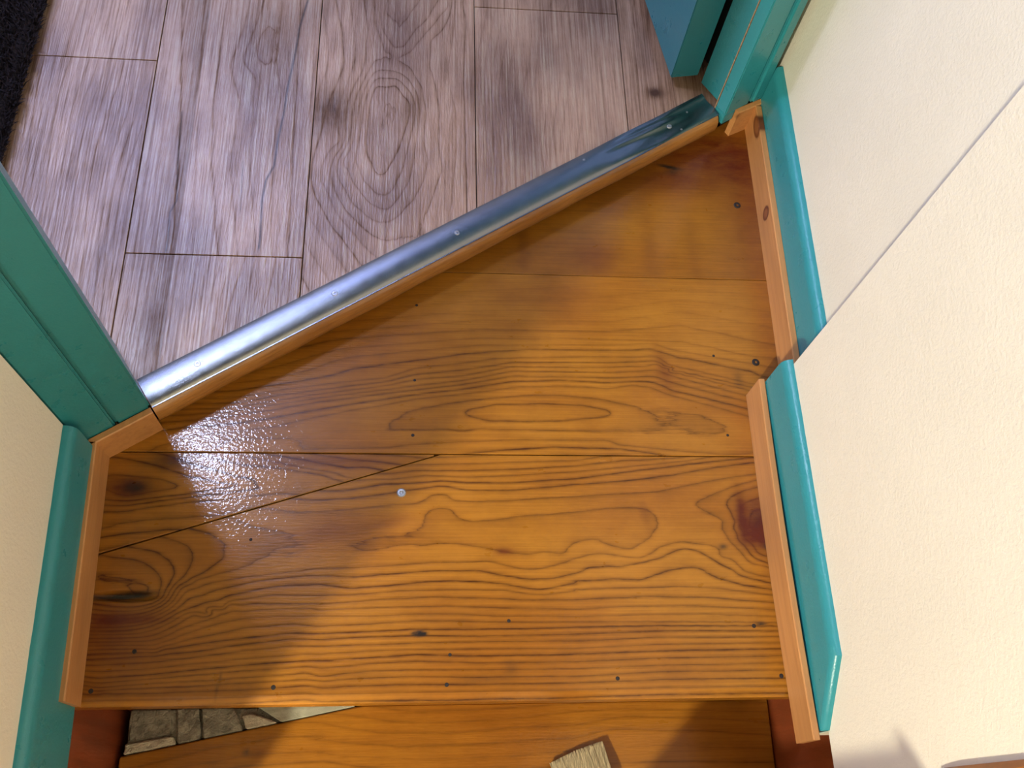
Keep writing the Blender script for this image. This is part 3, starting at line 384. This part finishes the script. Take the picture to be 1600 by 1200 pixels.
# ------------------------------------------------------------------ top winder step: four varnished boards, screws and nail heads
tread = thing('stair_tread', 'varnished orange pine top step of four fitted boards below the doorway', 'stair tread')
fm, fw, fu, fx = tps(TR['main'], 0.55, 1.0, 3e-5), tps(TR['wedge'], 0.5, 1.0, 1e-4), tps(TR['middle'], 0.45, 1.0, 6e-5), tps(TR['upper'], 0.4, 1.0, 1e-4)
FRONT = 0.1152
def main_stain_shade(xy):
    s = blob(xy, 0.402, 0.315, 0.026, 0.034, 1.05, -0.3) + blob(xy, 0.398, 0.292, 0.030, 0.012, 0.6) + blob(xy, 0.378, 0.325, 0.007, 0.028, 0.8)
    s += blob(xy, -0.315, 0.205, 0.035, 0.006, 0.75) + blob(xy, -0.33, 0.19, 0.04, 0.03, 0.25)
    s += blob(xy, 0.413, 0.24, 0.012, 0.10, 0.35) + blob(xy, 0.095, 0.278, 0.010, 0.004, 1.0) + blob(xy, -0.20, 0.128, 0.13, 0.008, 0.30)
    return s + blob(xy, -0.34, 0.20, 0.10, 0.10, 0.40) + blob(xy, -0.100, 0.3035, 0.045, 0.013, 0.50, 0.1) + blob(xy, -0.035, 0.312, 0.030, 0.006, 0.35, 0.2) + blob(xy, 0.262, 0.322, 0.006, 0.018, 0.35, 0.2)  # the wide red blob at the left end is painted shade
def main_soot(xy):
    s = blob(xy, -0.316, 0.2305, 0.036, 0.0042, 1.0, 0.08, 2) + blob(xy, 0.0005, 0.1868, 0.0085, 0.0032, 1.4, 0, 2)
    s += blob(xy, 0.067, 0.137, 0.03, 0.004, 0.25) + blob(xy, 0.10, 0.150, 0.008, 0.010, 0.28) + blob(xy, -0.06, 0.145, 0.04, 0.012, 0.16)
    s += blob(xy, 0.385, 0.194, 0.006, 0.0022, 1.0) + blob(xy, 0.255, 0.14, 0.06, 0.012, 0.12) + blob(xy, -0.208, 0.137, 0.0012, 0.014, 0.5, -0.15)
    s += blob(xy, 0.397, 0.318, 0.010, 0.012, 0.28) + blob(xy, 0.404, 0.283, 0.004, 0.004, 0.8) + blob(xy, 0.352, 0.283, 0.005, 0.003, 0.8)
    for x, y, k in ((0.02, 0.2, .3), (0.3, 0.2, .2), (-0.1, 0.2, .15)): s += blob(xy, x, y, 0.06, 0.03, k * 0.3)
    return np.clip(s, 0, 1)
def main_sink(x, y):   # the hollow of the fallen-out knot at the left end
    u, v = (x + 0.318) / 0.036, (y - 0.2295) / 0.0050
    return 0.006 * math.exp(-(u * u + v * v) ** 2)
SEAM = 0.3945
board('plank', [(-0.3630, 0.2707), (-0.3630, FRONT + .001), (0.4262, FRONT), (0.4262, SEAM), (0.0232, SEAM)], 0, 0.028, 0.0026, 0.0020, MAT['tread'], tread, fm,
      None, main_stain_shade, main_soot, lambda xy: -0.75 * (xy[:, 1] < 0.1235) * np.clip((-0.02 - xy[:, 0]) / 0.12, 0, 1), 0.0008, {1: 0.009}, main_sink)
board('plank', [(-0.3630, 0.2723), (0.0196, SEAM), (-0.3630, SEAM)], 0, 0.028, 0.0026, 0.0020, MAT['tread'], tread, fw, None,
      lambda xy: blob(xy, -0.325, 0.352, 0.026, 0.012, 0.9) + blob(xy, -0.34, 0.36, 0.05, 0.06, 0.3) + blob(xy, -0.13, 0.385, 0.09, 0.008, 0.5) + blob(xy, -0.285, 0.384, 0.02, 0.012, 0.5),
      lambda xy: blob(xy, -0.322, 0.352, 0.016, 0.007, 0.75) + blob(xy, -0.285, 0.383, 0.028, 0.010, 0.45), 0.05)
NOSE0, NOSE1 = sd(-0.05, -0.008), sd(0.9, -0.008)
def on_nose(y): t = (y - NOSE0[1]) / (NOSE1[1] - NOSE0[1]); return NOSE0[0] + (NOSE1[0] - NOSE0[0]) * t
UP = 0.6452
mid_amp = lambda xy: np.clip(0.30 + 0.62 * (0.575 - xy[:, 1]) / 0.06, 0.18, 0.85)
board('plank', [(on_nose(SEAM + .0011), SEAM + .0011), (0.4655, SEAM + .0011), (0.4655, UP), (on_nose(UP), UP)], 0, 0.028, 0.0026, 0.0020, MAT['tread'], tread, fu, mid_amp,
      lambda xy: blob(xy, 0.303, 0.512, 0.010, 0.03, 0.55, 0.2) + blob(xy, 0.455, 0.55, 0.03, 0.10, 0.5) + blob(xy, 0.18, 0.60, 0.06, 0.03, 0.20) + blob(xy, -0.25, 0.43, 0.06, 0.02, 0.15),
      lambda xy: blob(xy, 0.398, 0.50, 0.006, 0.012, 0.35), 0.02)
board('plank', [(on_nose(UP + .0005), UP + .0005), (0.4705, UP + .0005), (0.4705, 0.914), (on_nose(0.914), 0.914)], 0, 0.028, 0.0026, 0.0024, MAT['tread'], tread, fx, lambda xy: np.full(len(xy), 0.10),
      lambda xy: blob(xy, 0.226, 0.672, 0.026, 0.028, 0.45) + blob(xy, 0.13, 0.69, 0.008, 0.05, 0.30) + blob(xy, 0.45, 0.74, 0.04, 0.12, 0.55) + blob(xy, 0.40, 0.85, 0.11, 0.055, 0.95) + blob(xy, 0.335, 0.80, 0.06, 0.02, 0.45)  # wide red patches towards the right wall paint shade onto the upper board
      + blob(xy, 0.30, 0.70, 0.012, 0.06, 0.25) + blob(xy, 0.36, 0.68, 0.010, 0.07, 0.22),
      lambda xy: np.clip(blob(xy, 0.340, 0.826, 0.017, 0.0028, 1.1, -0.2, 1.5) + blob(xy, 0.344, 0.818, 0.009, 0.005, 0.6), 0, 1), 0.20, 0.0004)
def disc(r, h, seg=14, slot=True, recess=0.0):
    bm = bmesh.new(); rings = [(r, -0.004), (r, 0.0), (r * 0.78, h), (0.42 * r, h * 1.05)]
    rows = [[bm.verts.new((q * math.cos(2 * math.pi * i / seg), q * math.sin(2 * math.pi * i / seg), zz)) for i in range(seg)] for q, zz in rings]
    if slot:
        rows.append([bm.verts.new((0.36 * r * (1 if i % 2 else 0.55) * math.cos(2 * math.pi * i / seg), 0.36 * r * (1 if i % 2 else 0.55) * math.sin(2 * math.pi * i / seg), h - 0.0009)) for i in range(seg)])
    for a, b in zip(rows, rows[1:]):
        for i in range(seg): bm.faces.new((a[i], a[(i + 1) % seg], b[(i + 1) % seg], b[i]))
    bm.faces.new(rows[-1]); bm.faces.new(rows[0][::-1])
    return bm_mesh(bm, 'head')
nail_me, screw_me, dscrew_me = disc(0.0026, 0.0003, 10, False), disc(0.0056, 0.0012), disc(0.0052, 0.0008)
nail_me.materials.append(MAT['rust']); screw_me.materials.append(MAT['screw']); dscrew_me.materials.append(MAT['rust'])
for i, (x, y) in enumerate(DOTS['screws']):
    s = link('screw', screw_me if i == 0 else dscrew_me, None, tread); s.location = (x * 1e-4, y * 1e-4, 0.0); s.rotation_euler = (0.06, 0, i * 1.1)
    s['label'] = ['bright steel screw head', 'dark tarnished screw head', 'dark tarnished screw head'][i]
for i, (x, y) in enumerate(DOTS['nails']):
    s = link('nail', nail_me, None, tread); s.location = (x * 1e-4, y * 1e-4, 0.0); k = [.7, .7, .8, .7, .7, 1.0, .9, 1.0, .95, .9, .75, 1, .95, .8, .7][i]; s.scale = (k, k, 1)

# riser under the nosing of the top step and lower step
low = thing('stair_tread', 'lower varnished pine step at the bottom of the view, gap along its back', 'stair tread')
fl5 = tps(TR['lower'], 0.45, 1.0, 1e-4)
P5 = [(-0.3520, 0.0795), (-0.0660, 0.1335), (0.4490, 0.1335), (0.4440, -0.26), (-0.3440, -0.26)]
board('plank', P5, LOW, 0.028, 0.004, 0.003, MAT['tread'], low, fl5, lambda xy: np.full(len(xy), 0.5),
      lambda xy: blob(xy, -0.19, 0.08, 0.012, 0.006, 0.5) + blob(xy, 0.18, 0.085, 0.05, 0.01, 0.1), lambda xy: blob(xy, -0.205, 0.082, 0.004, 0.004, 0.7), 0.02, 0.0015)
link('riser', bm_mesh(box(-0.3530, 0.4490, 0.1345, 0.150, -0.40, -0.0288), 'riser'), MAT['string'], low)
link('carriage', bm_mesh(box(-0.3440, 0.4430, -0.25, 0.1340, -0.26, -0.2185), 'carriage'), MAT['dark'], low)

# mortar showing in the wedge-shaped gap behind the lower board
mo = thing('mortar', 'crumbly grey mortar exposed in the wedge gap behind the lower step board', 'mortar')
def lump(name, pts, z0, z1, mat, seed, rough=0.0022):
    bm = prism(pts, z0, z1, 0.0015, 1); bmesh.ops.subdivide_edges(bm, edges=bm.edges[:], cuts=3, use_grid_fill=True)
    for v in bm.verts:
        q = mnoise.noise_vector(v.co * 130 + Vector((seed, 0, 0))); v.co += Vector((q.x * 0.5, q.y * 0.35, q.z)) * rough
    return link(name, bm_mesh(bm, name), mat, mo)
lump('mortar_bed', [(-0.348, 0.0830), (-0.0780, 0.1335), (-0.348, 0.1335)], LOW - 0.026, LOW - 0.008, MAT['mortar'], 1, 0.002)
lump('mortar_chunk', [(-0.348, 0.0814), (-0.289, 0.0925), (-0.293, 0.102), (-0.348, 0.094)], LOW - 0.012, LOW - 0.001, MAT['pale'], 2)
lump('mortar_chunk', [(-0.346, 0.096), (-0.296, 0.104), (-0.300, 0.1335), (-0.346, 0.1335)], LOW - 0.014, LOW - 0.006, MAT['mortar'], 3)
lump('mortar_chunk', [(-0.287, 0.0929), (-0.260, 0.0980), (-0.266, 0.1335), (-0.292, 0.1335)], LOW - 0.014, LOW - 0.001, MAT['mortar'], 4)
lump('mortar_chunk', [(-0.257, 0.0985), (-0.211, 0.1072), (-0.224, 0.1335), (-0.262, 0.1335)], LOW - 0.014, LOW + 0.001, MAT['mortar'], 5)
lump('mortar_chunk', [(-0.207, 0.1080), (-0.170, 0.1150), (-0.200, 0.126), (-0.213, 0.124)], LOW - 0.012, LOW + 0.003, MAT['pale'], 6, 0.0015)
lump('stone', [(-0.1654, 0.1158), (-0.0775, 0.1324), (-0.078, 0.1337), (-0.196, 0.1337)], LOW - 0.014, LOW + 0.001, MAT['slate'], 7, 0.0008)

# strings closing the stair under the skirtings
link('trim_1', bm_mesh(prism([(-0.3510, -0.138), (-0.3612, 0.150), (-0.46, 0.150), (-0.4515, -0.138)], -0.40, -0.0005), 'string'), MAT['string'], kind='structure')
link('trim_2', bm_mesh(prism([(0.4470, -0.30), (0.4505, 0.150), (0.4610, 0.150), (0.4610, -0.30)], -0.40, -0.0005), 'string'), MAT['string'], kind='structure')

# ------------------------------------------------------------------ wooden nosing and metal cover strip on the threshold
prof = [(-0.034, 0.0005), (-0.005, 0.0005), (-0.005, 0.011), (0.001, 0.013), (0.0045, 0.019), (0.0058, 0.027), (0.0045, 0.036), (0.0015, 0.043), (-0.003, 0.0458), (-0.008, 0.0452), (-0.034, 0.0452)]
nst = []
for i in range(25):
    s = -0.0005 + (0.8390 - 0.0015) * i / 24
    nst.append((sd(s, 0), (TY, -TX), 0.0005 * math.sin(i * 1.7), 0, 1))
nosing_m = M('nosing_wood')
fibn = nosing_m.noise(1, 4, 0.6, (22, 22, 260), (0, 0, 0), 0.6); brn = nosing_m.noise(9, 3)
cn = nosing_m.mix(brn.step(0.3, 0.7), (0.33, 0.135, 0.030), (0.45, 0.20, 0.048))
nosing_m.set('Base Color', nosing_m.mix(((fibn - 0.42) * 1.6).mx(0.0).mn(0.8), cn, (0.12, 0.042, 0.008))); nosing_m.set('Roughness', 0.3)
nosing_m.set('Coat Weight', 0.6); nosing_m.set('Coat Roughness', 0.07); nosing_m.bump(nosing_m.noise(900, 2) * 0.2 + fibn * 0.3, 0.001)
link('trim_3', bm_mesh(sweep(prof, nst), 'nosing', True), nosing_m.m, kind='structure')
bpy.data.objects['trim_3'].data.set_sharp_from_angle(angle=math.radians(40))

strip = thing('threshold_strip', 'shiny aluminium cover strip screwed along the doorway threshold', 'threshold strip')
st, NS, NP = bmesh.new(), 90, 16
rows = []
for i in range(NS + 1):
    t = i / NS; s = 0.0 + 0.8385 * t; k = min(1, max(0, (t - 0.74) / 0.13)); k = k * k * (3 - 2 * k)
    row = []
    for j in range(NP + 1):
        u = j / NP; a = math.pi * u; d = -0.0405 + 0.0405 * u
        dome = 0.0042 * math.sin(a) ** 0.75
        flat = 0.0010 + 0.0016 * max(0, 1 - abs(u - 0.12) / 0.12) - 0.0012 * math.sin(a) + 0.0006 * math.sin(u * 9 + t * 40)
        ridge = 0.0030 * math.exp(-((u - 0.30 - 0.8 * (t - 0.80)) / 0.10) ** 2) * (1 - min(1, max(0, (t - 0.86) / 0.10)))
        z = FLOOR + 0.0019 + dome * (1 - k) + k * (flat + ridge) - 0.0015 * max(0, (u - 0.92) / 0.08)
        x, y = sd(s, d); row.append((x, y, z))
    rows.append(row)
top = [[st.verts.new(p) for p in r] for r in rows]; bot = [[st.verts.new((p[0], p[1], FLOOR + 0.0003 if j < 13 else FLOOR + 0.0017)) for j, p in enumerate(r)] for r in rows]
for i in range(NS):
    for j in range(NP):
        st.faces.new((top[i][j], top[i][j + 1], top[i + 1][j + 1], top[i + 1][j])); st.faces.new((bot[i][j], bot[i + 1][j], bot[i + 1][j + 1], bot[i][j + 1]))
    for j in (0, NP): st.faces.new((top[i][j], top[i + 1][j], bot[i + 1][j], bot[i][j]))
for i in (0, NS):
    for j in range(NP): st.faces.new((top[i][j], top[i][j + 1], bot[i][j + 1], bot[i][j]))
me = bm_mesh(st, 'strip', True); me.set_sharp_from_angle(angle=math.radians(50)); link('cover', me, MAT['metal'], strip)
ss_me = disc(0.0040, 0.0008); ss_me.materials.append(MAT['screw'])
for i, (x, y) in enumerate(DOTS['strip']):
    x, y = x * 1e-4, y * 1e-4; s_ = (x - M0[0]) * TX + (y - M0[1]) * TY; d_ = (x - M0[0]) * TY - (y - M0[1]) * TX
    i0 = min(NS, max(0, round(s_ / 0.8385 * NS))); j0 = min(NP, max(0, round((d_ + 0.0405) / 0.0405 * NP)))
    o = link('screw', ss_me, None, strip); o.location = (x, y, rows[i0][j0][2] - 0.0002); k = [1, 1, .9, .45, 1, .4, .4][i]; o.scale = (k, k, 1); o.rotation_euler = (0, 0, i)

# ------------------------------------------------------------------ skirtings
BP = [(0, 0), (0.0118, 0), (0.0118, 0.097), (0.0108, 0.1025), (0.0085, 0.1065), (0.005, 0.1090), (0.0, 0.110)]
def skirting(name, A, B, nrm, zlo=0.0, n=26, tail=None, wob=0.0008, seed=0):
    sts = []
    for i in range(n + 1):
        p = lerp(A, B, i / n); sts.append((p, nrm, 0, 0, 1 + wob * 8 * mnoise.noise(Vector((i * 0.9 + seed * 30, 1, 2)))))
    if tail: sts.append((tail[0], nrm, 0, 0, tail[1]))
    if zlo: prof = [(u, z if z > 0 else zlo) for u, z in BP]
    else: prof = BP
    o = link(name, bm_mesh(sweep(prof, sts), name, True), MAT['teal'], kind='structure'); o.data.set_sharp_from_angle(angle=math.radians(35)); return o
def unit(x, y): l = math.hypot(x, y); return (x / l, y / l)
skirting('baseboard_left', (-0.3528, -0.148), (-0.3694, 0.3825), unit(1, 0.033), 0.0, seed=1)
skirting('baseboard_right', (0.4244, 0.4735), (0.4268, 0.142), unit(-1, -0.008), 0.0, seed=2, tail=((0.4268, 0.0755), 0.46))
skirting('baseboard_right', (0.4788, 0.915), (0.4722, 0.4725), unit(-1, 0.013), 0.0, seed=3)
# thin varnished laths standing in front of the skirtings
def lath(n, A, B, nrm, h=0.050, th=0.0088, bend=0.0, mitre=0.0):
    sts = []
    for i in range(13):
        t = i / 12; p = lerp(A, B, t); sts.append((p, nrm, bend * math.sin(math.pi * t), 0, 1))
    o = link('trim_%d' % n, bm_mesh(sweep([(0, 0.0004), (th, 0.0004), (th, h - 0.0015), (th - 0.0012, h), (0.001, h), (0, h - 0.001)], sts), 'lath'), MAT['lath'], kind='structure')
    return o
lath(4, (0.4674 - 0.0006, 0.898), (0.4604 - 0.0002, 0.4725), unit(-1, 0.013), bend=-0.0006)
lath(5, (0.4124 - 0.0003, 0.4765), (0.4140 - 0.0002, 0.0665), unit(-1, -0.008), th=0.0076, bend=0.0025)
lath(6, (-0.3400 - 0.0125, 0.1160), (-0.3633, 0.3875), unit(1, 0.040), th=0.0090)
A, B = sd(-0.0745, -0.0003), sd(-0.0022, -0.0005); lath(7, A, B, (TY, -TX), th=0.0082)
A, B = sd(0.862, 0.005), sd(0.9075, 0.009); lath(8, A, B, (TY, -TX), th=0.0085)

# ------------------------------------------------------------------ doorway: casings, jamb, half-open door
def fpart(name, pts, z0, z1, mat, parent, bev=0.0012): return link(name, bm_mesh(prism(pts, z0, z1, bev, 2), name), mat, parent)
fr = struct('trim_9')     # left side of the door frame
fpart('architrave', sdbox(-0.0850, -0.0425, -0.022, -0.0012), 0.0300, 2.06, MAT['teal'], fr, 0.0025)
fpart('door_stop', sdbox(-0.0408, -0.0012, -0.100, -0.0014), 0.0456, 2.06, MAT['teal'], fr, 0.0025)
fpart('reveal', sdbox(-0.0424, -0.0409, -0.0980, -0.0060), 0.0456, 2.06, MAT['teal'], fr, 0.0)
fr = struct('trim_10')    # right side of the door frame
fpart('architrave', sdbox(0.8405, 0.8830, -0.0120, 0.0080), 0.0510, 2.06, MAT['teal'], fr, 0.0015)
fpart('architrave_foot', sdbox(0.8405, 0.8600, -0.0120, 0.0080), 0.0330, 0.0510, MAT['teal'], fr, 0.0008)
fpart('moulding', sdbox(0.8845, 0.9080, -0.0120, 0.0115), 0.0510, 2.06, MAT['teal'], fr, 0.0040)
fpart('bare_edge', sdbox(0.8402, 0.8425, -0.0131, -0.0118), 0.0470, 2.06, MAT['bare'], fr, 0.0)
fpart('jamb', sdbox(0.8520, 0.9050, -0.0580, -0.0140), 0.0460, 2.06, MAT['teal'], fr, 0.0010)
fpart('gap_shadow', sdbox(0.8840, 0.9048, -0.1000, -0.0585), 0.0460, 2.06, MAT['dark'], fr, 0.0)  # near-black strip painting the hinge-side shadow in the gap behind the jamb
fr = struct('trim_11')    # head of the door frame
fpart('architrave', sdbox(-0.0765, 0.908, -0.022, 0.006), 2.061, 2.13, MAT['teal'], fr, 0.002)
fpart('jamb', sdbox(-0.002, 0.852, -0.100, -0.0230), 2.03, 2.0595, MAT['teal'], fr, 0.001)
U, V = (0.9856, 0.169), (-0.169, 0.9856)
P0, P1 = (0.3376, 0.9321), (0.3770, 0.9388)
q = lambda p, k: (p[0] + V[0] * k, p[1] + V[1] * k)
door = link('door_1', bm_mesh(prism([P0, P1, q(P1, 0.76), q(P0, 0.76)], 0.060, 2.02, 0.0012), 'door_1'), MAT['teal'], kind='structure')
for zc in (0.28, 1.7):
    bm = prism([q(P1, 0.001), (P1[0] + 0.008, P1[1] - 0.002), (P1[0] + 0.008, P1[1] + 0.006), q(P1, 0.007)], zc, zc + 0.09)
    link('hinge', bm_mesh(bm, 'hinge'), MAT['screw'], door)
bm = box(-0.05, 0.05, -0.012, 0.0, -0.008, 0.008, 0.003); box(-0.045, -0.030, -0.03, 0.0, -0.1, 0.03, 0.003, bm=bm)
h = link('door_handle', bm_mesh(bm, 'door_handle'), MAT['ferrule'], door); h.location = (*q(P0, 0.69), 1.03); h.rotation_euler = (0, 0, math.atan2(V[1], V[0]) + math.pi)

# ------------------------------------------------------------------ dark shaggy rug
rug = thing('rug', 'dark brown shaggy rug lying on the plank floor behind the left door frame', 'rug')
RX, RY = (-1.35, -0.525), (0.70, 2.1)
def rug_edge(y): return -0.524 + 0.03 * (y - 0.76)
link('backing', bm_mesh(prism([(RX[0], RY[0]), (rug_edge(RY[0]) - 0.007, RY[0]), (rug_edge(RY[1]) - 0.007, RY[1]), (RX[0], RY[1])], FLOOR + 0.0004, FLOOR + 0.007), 'backing'), MAT['pile'], rug)
rr = random.Random(3); vs, fs = [], []
def tuft(x, y, hgt, wd, lean):
    a = rr.uniform(0, 6.283); ca, sa = math.cos(a), math.sin(a); b = rr.uniform(0, 6.283); l = rr.uniform(0.3, 1) * lean
    lx, ly = math.cos(b) * l, math.sin(b) * l; z = FLOOR + 0.005; i = len(vs)
    vs.extend([(x - ca * wd, y - sa * wd, z), (x + ca * wd, y + sa * wd, z), (x + lx * .45 - ca * wd * .8, y + ly * .45 - sa * wd * .8, z + hgt * .65), (x + lx * .45 + ca * wd * .8, y + ly * .45 + sa * wd * .8, z + hgt * .65), (x + lx, y + ly, z + hgt)])
    fs.extend([(i, i + 1, i + 3, i + 2), (i + 2, i + 3, i + 4)])
for _ in range(26000):
    y = rr.uniform(0.70, 1.25); x = rug_edge(y) - 0.30 * rr.random(); tuft(x, y, rr.uniform(.012, .020), rr.uniform(.0008, .0016), 0.014)
for _ in range(22000):
    y = rr.uniform(0.70, 2.1); x = rr.uniform(RX[0], rug_edge(y)); tuft(x, y, rr.uniform(.012, .019), rr.uniform(.0012, .0026), 0.015)
for _ in range(5200):
    y = rr.uniform(0.70, 1.25); tuft(rug_edge(y) + rr.uniform(-0.010, 0.0005), y, rr.uniform(.008, .017), rr.uniform(.0008, .0016), 0.016)
me = bpy.data.meshes.new('pile'); me.from_pydata(vs, [], fs); me.update(); link('pile', me, MAT['pile'], rug, kind='stuff')

# ------------------------------------------------------------------ handrail, brush and added tin and post casting shadow at the foot of the view
rail = thing('handrail', 'brown wooden handrail end against the cream wall at lower right', 'handrail')
bm = bmesh.new(); pr = [(0.0, 0.0), (0.009, 0.004), (0.010, 0.013), (0.011, 0.030), (0.011, 0.150), (0.009, 0.166), (0.0, 0.172)]
Y0, Z0 = 0.0290, 0.268; Ln = 1.25; ca, sa = math.cos(0.65), math.sin(0.65)
r0 = []
for k in (0, 0.006, Ln):
    ins = 0.004 if k == 0 else 0.0
    r0.append([bm.verts.new((0.4268 - max(u - ins, 0), Y0 - k * ca + (0 if k else 0.0), Z0 - k * sa + z - (ins if z > .03 else 0))) for u, z in pr])
for a, b in zip(r0, r0[1:]):
    for i in range(7): bm.faces.new((a[i], a[(i + 1) % 7], b[(i + 1) % 7], b[i]))
bm.faces.new(r0[0]); bm.faces.new(r0[-1][::-1])
link('rail', bm_mesh(bm, 'rail'), MAT['rail'], rail)

AX = unit(0.343, -0.939); PX = (AX[1], -AX[0])     # brush axis and its left-hand side
def bp(a, l): return (0.2263 + AX[0] * a + PX[0] * l, 0.0845 + AX[1] * a + PX[1] * l)
brush = thing('paint_brush', 'flat paint brush with pale bristles resting on the lower step', 'paint brush')
BZ = LOW + 0.0015; bv, bf = [], []; rb = random.Random(5)
for i in range(2400):
    l = rb.random(); hgt = rb.random(); l0 = 0.004 + 0.062 * l; tip = rb.uniform(-0.003, 0.004) + 0.004 * abs(l - .5)
    z1 = BZ + 0.002 + 0.007 * hgt; z0 = BZ + 0.001 + 0.016 * hgt; k = len(bv); wd = 0.0003
    l1 = l * 0.070 - 0.002 + rb.uniform(-.001, .001)
    for a, ll, z in ((0.062, l0, z0), (0.03, (l0 + l1) / 2 + rb.uniform(-.0006, .0006), (z0 + z1) / 2 + .001), (tip, l1, z1)):
        p, r_ = bp(a, ll - wd), bp(a, ll + wd); bv.extend([(p[0], p[1], z), (r_[0], r_[1], z), (*bp(a, ll), z - wd * 1.5)])
    for s in (0, 3):
        for e in range(3): bf.append((k + s + e, k + s + (e + 1) % 3, k + s + 3 + (e + 1) % 3, k + s + 3 + e))
me = bpy.data.meshes.new('bristles'); me.from_pydata(bv, [], bf); me.update(); link('bristles', me, MAT['bristle'], brush, kind='stuff')
link('ferrule', bm_mesh(prism([bp(0.060, 0.002), bp(0.060, 0.068), bp(0.100, 0.068), bp(0.100, 0.002)], BZ, BZ + 0.018, 0.003), 'ferrule'), MAT['ferrule'], brush)
hp = [(0.099, 0.030), (0.115, 0.028), (0.135, 0.017), (0.160, 0.0115), (0.195, 0.012), (0.225, 0.014), (0.238, 0.010), (0.242, 0.004)]
link('handle', bm_mesh(prism([bp(a, 0.035 - w_) for a, w_ in hp] + [bp(a, 0.035 + w_) for a, w_ in hp[::-1]], BZ + 0.002, BZ + 0.015, 0.004), 'handle'), MAT['handle'], brush)

tin = thing('added_shadow_tin', 'open steel tin added on the lower step beside the brush to cast shadow', 'tin', (0.138, -0.172, LOW))  # unseen tin, added only to cast the shadow on the lower step
def lathe(pr, seg=36):
    bm = bmesh.new(); rows = [[bm.verts.new((r * math.cos(2 * math.pi * i / seg), r * math.sin(2 * math.pi * i / seg), z)) for i in range(seg)] for r, z in pr]
    for a, b in zip(rows, rows[1:]):
        for i in range(seg): bm.faces.new((a[i], a[(i + 1) % seg], b[(i + 1) % seg], b[i]))
    bm.faces.new(rows[0][::-1]); bm.faces.new(rows[-1])
    return bm
link('body', bm_mesh(lathe([(0.050, 0.0005), (0.052, 0.003), (0.050, 0.005), (0.050, 0.294), (0.052, 0.297), (0.050, 0.300), (0.041, 0.299), (0.040, 0.294), (0.040, 0.03)]), 'body', True), MAT['tin'], tin)
bpy.data.objects['body'].data.set_sharp_from_angle(angle=math.radians(40))
link('wrap', bm_mesh(lathe([(0.0503, 0.012), (0.0506, 0.012), (0.0506, 0.286), (0.0503, 0.286)]), 'wrap', True), MAT['label'], tin)


post = thing('added_shadow_post', 'added square brown post with a flat cap, casting shadow onto the lower step and wall', 'added shadow caster', (0.230, -0.198, LOW))  # unseen post, added only to shade the lower step and right wall
link('shaft', bm_mesh(box(-0.033, 0.033, -0.033, 0.033, 0.001, 0.585, 0.005), 'shaft'), MAT['rail'], post)
link('cap', bm_mesh(box(-0.039, 0.039, -0.039, 0.039, 0.5855, 0.610, 0.009), 'cap'), MAT['rail'], post)
